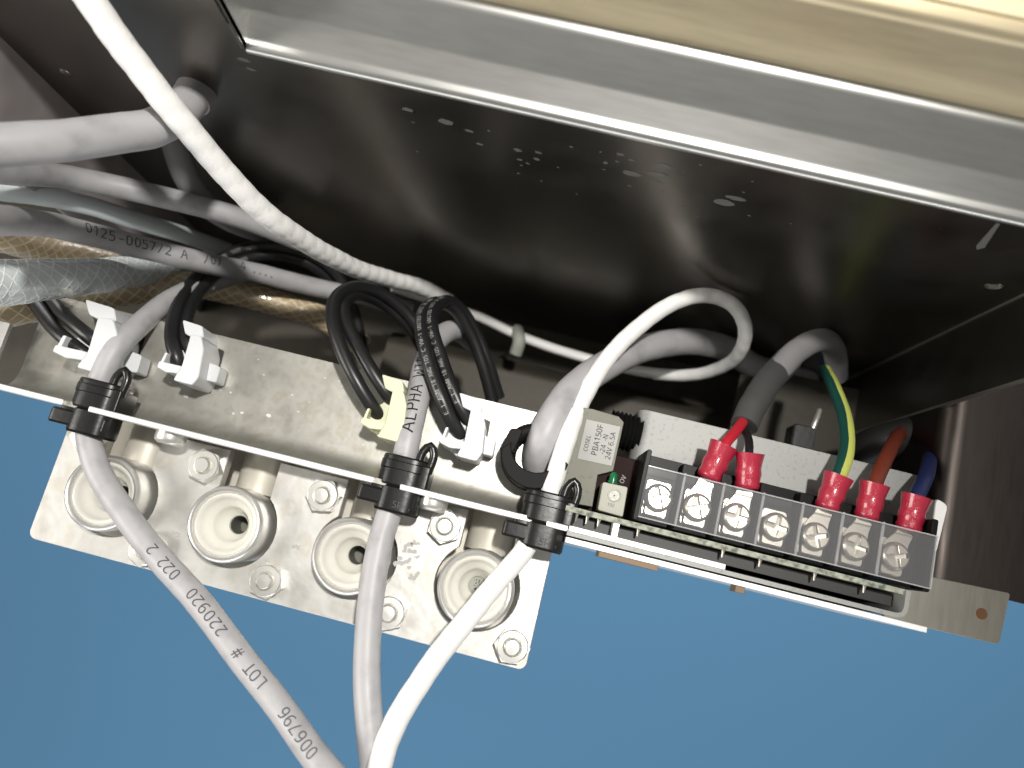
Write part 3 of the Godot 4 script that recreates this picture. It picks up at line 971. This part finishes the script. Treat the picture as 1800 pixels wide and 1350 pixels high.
func plugs() -> void:
	# two-pole plug, measured about the lower left corner of its wire entry
	var t := thing("plug", "white two pole plug on the panel beside the round black grommet", "plug", Vector3(-21.8, 17.7, -14), "two pole plugs along the panel")
	var st := mb()
	var o := Vector2(-21.8, 17.7)
	var shift := Transform3D(Basis.IDENTITY, Vector3(-o.x, -o.y, 0))
	prism(st, rounded(PackedVector2Array([Vector2(-16.7, 27.4), Vector2(-14.1, 27.6), Vector2(-12.5, 24.6), Vector2(-11.5, 17.8), Vector2(-12.4, 15.6), Vector2(-17.2, 15.7), Vector2(-16.3, 19.6)]), 0.5, 2), 0.0, 11.0, 0.3, shift)
	obj("housing", st, M.nylon_white, t)
	st = mb()
	prism(st, rounded(PackedVector2Array([Vector2(-21.9, 17.8), Vector2(-21.4, 21.7), Vector2(-16.6, 27.1), Vector2(-16.1, 19.4), Vector2(-17.4, 15.8), Vector2(-19.4, 17.1)]), 0.4, 2), 0.0, 6.5, 0.2, shift)
	prism(st, rounded(PackedVector2Array([Vector2(-21.9, 17.8), Vector2(-21.8, 19.3), Vector2(-16.1, 19.4), Vector2(-16.5, 17.5), Vector2(-19.4, 17.1)]), 0.3, 2), 6.4, 11.2, 0.25, shift)
	prism(st, rounded(PackedVector2Array([Vector2(-21.9, 17.8), Vector2(-21.4, 21.7), Vector2(-20.8, 21.8), Vector2(-21.1, 17.9)]), 0.2, 2), 6.4, 10.6, 0.15, shift)
	obj("wire_shroud", st, M.nylon_white, t)
	st = mb()
	prism(st, rounded(PackedVector2Array([Vector2(-20.6, 30.7), Vector2(-15.3, 30.3), Vector2(-14.1, 27.6), Vector2(-16.5, 27), Vector2(-18.9, 27.5)]), 0.5, 2), 0.0, 9.5, 0.3, shift)
	obj("latch_ear", st, M.nylon_white, t)
	st = mb()
	prism(st, rounded(PackedVector2Array([Vector2(-13, 22.6), Vector2(-9.4, 22.1), Vector2(-9.2, 18), Vector2(-12.4, 18.1)]), 0.6, 3), 0.6, 6.0, 0.3, shift)
	obj("release_tab", st, M.nylon_white, t)
	st = mb()
	prism(st, rounded(PackedVector2Array([Vector2(-17.5, 15.8), Vector2(-12.2, 15.6), Vector2(-11.7, 19.8), Vector2(-12.2, 27), Vector2(-14, 27.3)]), 0.2, 1), 0.02, 0.3, 0.0, shift)
	obj("cutout_edge", st, M.black_sheet, t)
	var a := dup(t, Vector3(-41.0, 17.6, -14), "yellowed two pole plug left of the upright lettered grey cable")
	for c in a.get_children():
		if c.name != "cutout_edge":
			c.material_override = M.nylon_aged
	dup(t, Vector3(-92.0, 19.0, -14), "white two pole plug below the bundle of arched black wires, second from the left")
	var big := dup(t, Vector3(-117.2, 16.6, -14), "white two pole plug partly behind the grey cable at the left end")
	big.scale = Vector3(1.45, 1.12, 1.05)

func cable(called: String, label: String, pts: Array, r: float, m: Material, r1 := -1.0, wrap := 0.0, pitch := 4.0, step := 1.2) -> Array:
	var t := thing(called, label, "cable")
	var st := mb()
	var p := tube(st, pts, r, 22, r1, wrap, pitch, step)
	obj("jacket", st, m, t)
	return [t, p]

func hoses() -> void:
	var t := thing("braided_hose", "thick clear braided hose at the left edge, topmost of the crossing hoses", "hose")
	var list := [
		["braided_hose", "thick clear pale blue hose with white braid at the left edge", [Vector3(-124.6, 18, 34), Vector3(-125.6, 23.7, 20), Vector3(-125.6, 27.6, 11), Vector3(-125.2, 34.8, -6), Vector3(-124.2, 43.8, -26), Vector3(-121.5, 54.8, -48), Vector3(-114, 70.2, -74)], 5.7, 3.4, M.clear_hose, M.clear_braid, 8],
		["braided_hose", "amber braided hose running just below the clear pale blue hose", [Vector3(-153.1, 15.2, -2), Vector3(-144.2, 22.2, -10), Vector3(-138.1, 30.9, -24), Vector3(-131.3, 39, -36), Vector3(-122.1, 46.1, -44), Vector3(-110.4, 51.9, -50), Vector3(-92.7, 53.5, -56), Vector3(-77.4, 53.7, -62), Vector3(-62.4, 49, -70)], 4.7, 3.6, M.amber_hose, M.amber_braid, 8],
		["braided_hose", "amber braided hose seen in part above the clear pale blue hose", [Vector3(-168.7, 44, -14), Vector3(-157.1, 45.8, -24), Vector3(-154.8, 49.7, -42), Vector3(-145.7, 53.3, -56), Vector3(-138.5, 61.5, -80)], 4.2, 3.6, M.amber_hose, M.amber_braid, 8],
		["ringed_hose", "clear hose with fine white rings between two grey cables at the left", [Vector3(-147.6, 46.7, 14), Vector3(-142.9, 51.9, 0), Vector3(-135.3, 58.2, -16), Vector3(-127, 61.9, -32), Vector3(-120.5, 65.1, -46), Vector3(-112.9, 68.1, -62)], 2.6, 2.6, M.clear_hose, M.clear_braid, 0],
	]
	t.queue_free()
	remove_child(t)
	used.erase("braided_hose")
	for h in list:
		t = thing(h[0], h[1], "hose", Vector3.ZERO)
		var st := mb()
		var p := tube(st, h[2], h[3], 26, h[4])
		obj("wall", st, h[5], t)
		st = mb()
		var length := 0.0
		for i in range(1, p.size()):
			length += p[i].distance_to(p[i - 1])
		if h[7] == 0:
			helix(st, p, h[3] * 0.985, h[4] * 0.985, length / 1.9, 0.0, 0.2)
		else:
			for k in h[7]:
				helix(st, p, h[3] * 0.985, h[4] * 0.985, length / 34.0, TAU * (k + rng.randf_range(-0.15, 0.15)) / h[7], 0.3)
				helix(st, p, h[3] * 0.985, h[4] * 0.985, -length / 34.0, TAU * (k + rng.randf_range(-0.15, 0.15)) / h[7], 0.3)
		obj("braid", st, h[6], t).set_meta("kind", "stuff")

func cables() -> void:
	var c := cable("grey_cable", "grey cable hanging from the leftmost strain relief, lettered 006796 LOT", [Vector3(-14.8, -54.9, 20), Vector3(-25.9, -50.7, 14), Vector3(-36.3, -45, 9), Vector3(-48.9, -38, 5), Vector3(-62.9, -29.6, 2), Vector3(-76.1, -22.7, -1), Vector3(-88.9, -14.8, -3), Vector3(-98.3, -7.1, -4), Vector3(-103.3, 0.3, -4.5), Vector3(-104.8, 6.4, -5), Vector3(-104.6, 14.1, -4), Vector3(-103.6, 22.6, -5), Vector3(-103.7, 31, -12), Vector3(-104.3, 39.4, -22), Vector3(-103.7, 49.2, -36), Vector3(-99.8, 58.9, -50)], 2.85, M.grey_pvc)
	print_on("lettering", "006796   LOT #  220920  022 2", 2.5, c[1], 2.85, 0.235, 0.35, 1.0, M.ink_faded, c[0])
	c = cable("grey_cable", "grey cable with large upright lettering through the middle strain relief", [Vector3(-12.4, -58.7, 10), Vector3(-16.4, -50, 8), Vector3(-20.8, -41.2, 5), Vector3(-24.6, -30.9, 2), Vector3(-27.5, -19.6, -1), Vector3(-29, -8.5, -3), Vector3(-29.1, 0.1, -4.5), Vector3(-29, 7.7, -5), Vector3(-29.4, 16.6, -5), Vector3(-30.6, 27.6, -9), Vector3(-32.2, 37.7, -16), Vector3(-32.6, 46.8, -26), Vector3(-29.9, 53.3, -36), Vector3(-25.5, 53.7, -46)], 2.95, M.grey_pvc)
	print_on("lettering", "ALPHA WIRE", 3.0, c[1], 2.95, 0.665, -0.12, 1.0, M.ink_dark, c[0])
	cable("white_cable", "white cable looping back from the right strain relief and hanging down", [Vector3(-12.9, -57.5, 14), Vector3(-14.8, -49.1, 12), Vector3(-14.5, -41.6, 9), Vector3(-11.5, -32, 6), Vector3(-6.9, -21.5, 3), Vector3(-1.6, -10.6, 0), Vector3(3.1, -1.8, -3), Vector3(5.2, 5.5, -5), Vector3(6.1, 13.3, -5.5), Vector3(6.8, 23.6, -7), Vector3(8.9, 37.9, -12), Vector3(13, 50.5, -15), Vector3(19, 61, -18), Vector3(26.5, 70.3, -21), Vector3(35.4, 76.1, -24), Vector3(43.7, 76.9, -28), Vector3(49.4, 74.4, -34), Vector3(52.2, 70.9, -42), Vector3(52, 67.8, -52), Vector3(48.3, 65.8, -60), Vector3(41.3, 64.3, -68), Vector3(32.7, 63.7, -72)], 2.5, M.white_sleeve, 1.9, 0.10, 5.0)
	cable("white_cable", "thick white cable running down from the top left corner across the dark ceiling", [Vector3(-105.2, 81.7, 56), Vector3(-99.9, 77, 50), Vector3(-93.6, 71.3, 44), Vector3(-86.9, 66.1, 36), Vector3(-79.8, 61.3, 24), Vector3(-72.5, 57.9, 10), Vector3(-66.7, 58.5, -6), Vector3(-60.6, 61.4, -26), Vector3(-53.3, 65.9, -44), Vector3(-46.8, 69.3, -56), Vector3(-38.4, 69.8, -66)], 2.75, M.white_sleeve, 2.5, 0.14, 4.6)
	cable("thin_white_cable", "thin white cable crossing the dark recess behind the thick grey cable", [Vector3(-56, 67.7, -58), Vector3(-44, 68.8, -66), Vector3(-28.8, 68.8, -72), Vector3(-10.4, 66.1, -76), Vector3(9.9, 64.9, -78), Vector3(25.6, 64.5, -77), Vector3(34.7, 64.3, -73)], 1.5, M.white_sleeve, 1.75, 0.05, 3.0)
	cable("grey_cable", "thick smooth grey cable rising out of the round grommet", [Vector3(3.2, 16.7, -18), Vector3(1.6, 21.5, -12), Vector3(2, 27.8, -10), Vector3(5.3, 38.2, -14), Vector3(12.7, 49.9, -24), Vector3(23.3, 60.8, -36), Vector3(37.8, 70.4, -50), Vector3(51.7, 74.7, -62), Vector3(65.1, 74.1, -72), Vector3(86.4, 76.9, -84)], 4.0, M.grey_pvc, 4.0)
	c = cable("grey_cable", "grey cable with faded print sloping right across the hoses at the left", [Vector3(-100.5, 27.9, 66), Vector3(-105.5, 32.7, 46), Vector3(-119.6, 44.3, 8), Vector3(-111.6, 48.3, -8), Vector3(-102, 51.7, -22), Vector3(-92.1, 57.1, -40), Vector3(-77.5, 60.8, -54), Vector3(-63.6, 63.9, -64), Vector3(-51.6, 65.4, -72)], 2.95, M.grey_pvc, 2.9)
	print_on("lettering", "0125-0057/2 A  /07   4 ....", 2.5, c[1], 2.95, 0.56, 0.1, 1.0, M.ink_faded, c[0], 1.0)
	c = cable("grey_cable", "thick blurred grey cable from the left edge bending up into the ceiling", [Vector3(-114.3, 39, 56), Vector3(-107.3, 44.6, 50), Vector3(-100.3, 50.6, 44), Vector3(-95.4, 57.7, 37), Vector3(-92.5, 63.2, 31), Vector3(-92.6, 70.4, 24), Vector3(-92.8, 77.6, 20), Vector3(-94.5, 85, 16)], 3.9, M.grey_pvc, 3.9)
	var st := mb()
	tube(st, [Vector3(-92.8, 76.1, 20.5), Vector3(-93.3, 81.1, 18.5), Vector3(-94.4, 85.5, 16)], 4.3, 22)
	obj("end_sleeve", st, M.shaded_grey_pvc, c[0])
	cable("grey_cable", "grey cable dropping from the ceiling behind the thick white cable", [Vector3(-115.5, 87.9, -10), Vector3(-113.2, 79.6, -14), Vector3(-111.1, 73.9, -20), Vector3(-108.7, 71.4, -28), Vector3(-104.6, 70.7, -38), Vector3(-96.9, 73.1, -50)], 3.4, M.shaded_grey_pvc)
	cable("grey_cable", "grey cable passing under the thick white cable towards the arched black wires", [Vector3(-133, 43.7, 34), Vector3(-133.2, 52.3, 14), Vector3(-130.5, 61.2, -6), Vector3(-116.9, 65.3, -16), Vector3(-101.6, 67.7, -24), Vector3(-91.5, 69.2, -32), Vector3(-82.6, 70.3, -42)], 3.1, M.grey_pvc, 2.9)

func crimp(label: String, tip: Vector3, base: Vector3, to: Vector2, first: Node3D = null) -> void:
	# a red insulated ring terminal: sleeve from base to tip, flat tongue to the screw
	var t := thing("crimp_terminal", label, "crimp terminal", Vector3.ZERO, "red crimp terminals on the terminal strip")
	var d := (tip - base).normalized()
	var side := d.cross(Vector3.BACK).normalized()
	var xf := Transform3D(Basis(side, d.cross(side).normalized(), d), base)
	var n := base.distance_to(tip)
	var st := mb()
	lathe(st, [Vector2(0, 0), Vector2(2.3, 0), Vector2(2.7, 0.4), Vector2(2.8, n * 0.14), Vector2(2.62, n * 0.24), Vector2(2.75, n * 0.34), Vector2(2.9, n * 0.46), Vector2(2.7, n * 0.56), Vector2(2.75, n * 0.66), Vector2(2.95, n * 0.8), Vector2(3.25, n), Vector2(2.8, n), Vector2(1.2, n * 0.8), Vector2(0, n * 0.8)], xf * Transform3D(Basis.from_scale(Vector3(1.06, 0.9, 1)), Vector3.ZERO), 28, 1.0)
	obj("sleeve", st, M.red_vinyl, t)
	st = mb()
	var b := Vector2(base.x, base.y)
	var w := (b - to).normalized().orthogonal()
	var poly := PackedVector2Array([b + w * 1.9, b - w * 1.9, b.lerp(to, 0.35) - w * 2.0, to.lerp(b, 0.3) - w * 2.7, to - w * 2.9, to + w * 2.9, to.lerp(b, 0.3) + w * 2.7, b.lerp(to, 0.35) + w * 2.0])
	prism(st, rounded(poly, 0.8, 3), -5.4, -4.6, 0.2)
	obj("tongue", st, M.nickel, t)

func supply_wires() -> void:
	var tips := [Vector3(43.1, 33.3, -3.6), Vector3(49.3, 32.8, -3.6), Vector3(70.4, 32.6, -3.6), Vector3(78.8, 32.8, -3.6), Vector3(88.7, 32.3, -3.6)]
	var ends := [Vector3(41.1, 24.6, -4.4), Vector3(50.4, 24.5, -4.4), Vector3(69.1, 24.2, -4.4), Vector3(78.4, 24.3, -4.4), Vector3(88.1, 23.9, -4.4)]
	var names := ["red crimp terminal on the second screw, with the thin red wire", "red crimp terminal on the third screw, with the thin black wire", "red crimp terminal on the fifth screw, with the yellow green wire", "red crimp terminal on the sixth screw, with the brown wire", "red crimp terminal on the last screw, with the blue wire"]
	var slots := [1, 2, 4, 5, 6]
	for i in 5:
		crimp(names[i], tips[i], ends[i], Vector2(30.5 + 9.17 * slots[i], 18.4))
	var t := thing("supply_cable", "grey two core cable with dark sleeve whose red and black wires feed the terminal strip", "cable")
	var st := mb()
	tube(st, [Vector3(58.2, 59.8, -25), Vector3(63, 67.3, -29), Vector3(68.4, 73, -33), Vector3(73.9, 76.4, -38), Vector3(79.7, 77.1, -46), Vector3(87.1, 73.8, -60)], 3.3, 22)
	obj("jacket", st, M.shaded_grey_pvc, t)
	st = mb()
	tube(st, [Vector3(49.4, 41.1, -13.5), Vector3(51.1, 46.8, -16), Vector3(54.8, 54.4, -21), Vector3(60.3, 62.9, -28), Vector3(62.2, 65.8, -30)], 3.4, 22, 3.75)
	obj("shrink_sleeve", st, M.shrink_grey, t)
	st = mb()
	tube(st, [Vector3(42.3, 29.9, -3.7), Vector3(43.2, 33.3, -3.8), Vector3(45.7, 37.2, -7), Vector3(47.9, 40.6, -11), Vector3(49.7, 43.3, -15)], 1.3, 14)
	obj("red_wire", st, M.red_wire, t)
	st = mb()
	tube(st, [Vector3(49.5, 30.4, -3.7), Vector3(49.3, 33, -4.2), Vector3(49.6, 36.9, -8), Vector3(49.1, 40.2, -12), Vector3(49.9, 42.6, -15)], 1.0, 14)
	obj("black_wire", st, M.black_wire, t)
	t = thing("earth_wire", "yellow and green striped wire rising behind the fifth screw", "wire")
	st = mb()
	var path := [Vector3(70, 28.6, -3.8), Vector3(71.1, 32.6, -4.5), Vector3(73.4, 38.8, -8), Vector3(74.8, 45.5, -13), Vector3(75.1, 52.5, -19), Vector3(74.5, 60, -26), Vector3(74.9, 67.2, -36)]
	tube(st, path, 1.4, 18)
	obj("insulation", st, M.yellow_wire, t)
	st = mb()
	var left := []
	for p in path:
		left.append(p + Vector3(-0.85, 0, -0.1))
	tube(st, left, 1.35, 16)
	obj("green_stripe", st, M.green_wire, t)
	t = thing("brown_wire", "brown wire going up into the dark from the sixth screw", "wire")
	st = mb()
	tube(st, [Vector3(78.5, 28.4, -3.8), Vector3(79.2, 32.7, -4.4), Vector3(82.6, 39.5, -9), Vector3(88.1, 46.5, -18), Vector3(95.9, 53.1, -32), Vector3(110.1, 61.3, -60)], 1.75, 18)
	obj("insulation", st, M.brown_wire, t)
	t = thing("blue_wire", "dark blue wire going up into the dark from the last screw", "wire")
	st = mb()
	tube(st, [Vector3(88.4, 28.5, -3.8), Vector3(89.2, 32.5, -4.4), Vector3(92.7, 38, -9), Vector3(97.6, 44.1, -18), Vector3(104.7, 50, -32), Vector3(118, 57.5, -60)], 1.8, 18)
	obj("insulation", st, M.blue_wire, t)

func wire_pair(label: String, a: Array, b: Array, text := "", at := 0.5, turn := 0.0) -> void:
	var t := thing("wire_pair", label, "wires", Vector3.ZERO, "black wire pairs of the plugs")
	for w in [a, b]:
		var st := mb()
		var p := tube(st, w, 1.75, 16)
		var o := obj("wire", st, M.black_wire, t)
		if text:
			print_on("lettering", text, 1.0, p, 1.75, at, turn, 1.0, M.ink_white, o)

func black_wires() -> void:
	wire_pair("two black wires curving into the leftmost white plug from under the amber hose",
		[Vector3(-149.1, 33.7, -24), Vector3(-136.7, 30, -16), Vector3(-126.1, 24.4, -10), Vector3(-118.3, 20.8, -7), Vector3(-112.8, 18.6, -7), Vector3(-111, 17.8, -9)],
		[Vector3(-146, 35.2, -26), Vector3(-133, 31.2, -17), Vector3(-122.4, 26.7, -10), Vector3(-115.3, 23.9, -7), Vector3(-110.9, 22, -7), Vector3(-109.6, 21.1, -9)])
	wire_pair("two black wires arching from the second plug under the printed grey cable",
		[Vector3(-89, 19.8, -9), Vector3(-90, 22.5, -7), Vector3(-93.2, 26.7, -8), Vector3(-98.4, 34.3, -15), Vector3(-104.1, 45.4, -28), Vector3(-104.2, 54.8, -36), Vector3(-100.1, 63.2, -42), Vector3(-92.2, 68.3, -46), Vector3(-82.9, 69.8, -50), Vector3(-74.3, 67.4, -56), Vector3(-67.6, 59.3, -62), Vector3(-61.4, 46.8, -68)],
		[Vector3(-88.1, 24.9, -9), Vector3(-90.2, 27.7, -9), Vector3(-96.1, 34.7, -17), Vector3(-101, 43.6, -28), Vector3(-102, 53.2, -37), Vector3(-98.2, 61.7, -44), Vector3(-90.9, 66.8, -49), Vector3(-82.3, 67.6, -54), Vector3(-75.4, 64.6, -60), Vector3(-70.4, 55.9, -66)], "1000  1537  1000", 0.50, 0.5)
	wire_pair("two black wires looping over into the yellowed plug",
		[Vector3(-38.3, 21, -9), Vector3(-40.3, 22.5, -7), Vector3(-45.1, 27.3, -5), Vector3(-50.6, 33.5, -5), Vector3(-55.5, 40.5, -7), Vector3(-58.4, 47.5, -12), Vector3(-57.2, 54, -20), Vector3(-52.2, 56.7, -28), Vector3(-44.8, 54.6, -34), Vector3(-37.6, 48.5, -38), Vector3(-32.4, 40.8, -44)],
		[Vector3(-36, 25.1, -9), Vector3(-37.8, 26.6, -7), Vector3(-42.4, 30.6, -6), Vector3(-47.7, 35.9, -7), Vector3(-53.2, 42.1, -9), Vector3(-56.6, 47.8, -15), Vector3(-56.3, 53.3, -23), Vector3(-51.4, 55.1, -32), Vector3(-43.2, 51.7, -38), Vector3(-35.7, 43.5, -44)])
	wire_pair("two black wires with white print looping over into the plug beside the grommet",
		[Vector3(-17.7, 21, -9), Vector3(-19.7, 22.7, -7), Vector3(-23.9, 27.6, -5), Vector3(-29, 35, -6), Vector3(-33.5, 42.9, -8), Vector3(-35.9, 50.2, -14), Vector3(-34.3, 56.1, -22), Vector3(-30.2, 56.8, -28), Vector3(-24.7, 52, -33), Vector3(-19.9, 45.5, -36), Vector3(-14.5, 35.8, -40)],
		[Vector3(-16.3, 24.6, -9), Vector3(-18.1, 26, -7), Vector3(-22.1, 30.6, -6), Vector3(-27.2, 37.9, -8), Vector3(-31.8, 45.4, -10), Vector3(-33.9, 52.1, -16), Vector3(-32.2, 57.9, -25), Vector3(-28.8, 58, -31), Vector3(-24, 53.9, -36), Vector3(-19.2, 47.8, -39), Vector3(-13.3, 38.5, -44)], "E 1 AWM 18 AWG 105 C VW-1 UNITED 1015 16 AWG", 0.30, -0.2)

func clutter() -> void:
	# what shows in the dark behind the wires
	var t := thing("wire_clip", "black plastic clip beside the yellow green wire in the dark", "clip")
	var st := mb()
	box(st, Vector3(66, 41.5, -34), Vector3(72, 48, -27), 0.6)
	box(st, Vector3(64, 39, -32), Vector3(74, 42, -26), 0.6)
	obj("body", st, M.black_nylon, t)
	st = mb()
	tube(st, [Vector3(71, 47, -28), Vector3(71.6, 50, -28), Vector3(72.6, 53.5, -29)], 0.8, 12)
	obj("pin", st, M.zinc, t)
	t = thing("black_conduit", "fat black conduit bending down in the dark beside the brown and blue wires", "conduit")
	st = mb()
	tube(st, [Vector3(91.8, 48, -50), Vector3(96.5, 52.2, -40), Vector3(104.2, 55, -34), Vector3(109.2, 50.1, -30), Vector3(110.9, 39.5, -28), Vector3(112.3, 26.2, -28)], 5.2, 22)
	obj("hose", st, M.black_sheet, t)
	t = thing("dark_gap_filler", "added dark sheet filling the shaded gap at the right below the hood flange", "plate")
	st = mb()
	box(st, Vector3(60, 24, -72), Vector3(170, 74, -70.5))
	obj("sheet", st, M.back_metal, t)  # added dark sheet standing for the black shade below the flange
	t = thing("cable_tie", "small pale cable tie round the thin white cable", "cable tie")
	st = mb()
	tube(st, [Vector3(-15.3, 68.5, -75), Vector3(-13.4, 63.9, -73), Vector3(-13.6, 60, -75)], 2.2, 8)
	obj("strap", st, M.mesh_grey, t)
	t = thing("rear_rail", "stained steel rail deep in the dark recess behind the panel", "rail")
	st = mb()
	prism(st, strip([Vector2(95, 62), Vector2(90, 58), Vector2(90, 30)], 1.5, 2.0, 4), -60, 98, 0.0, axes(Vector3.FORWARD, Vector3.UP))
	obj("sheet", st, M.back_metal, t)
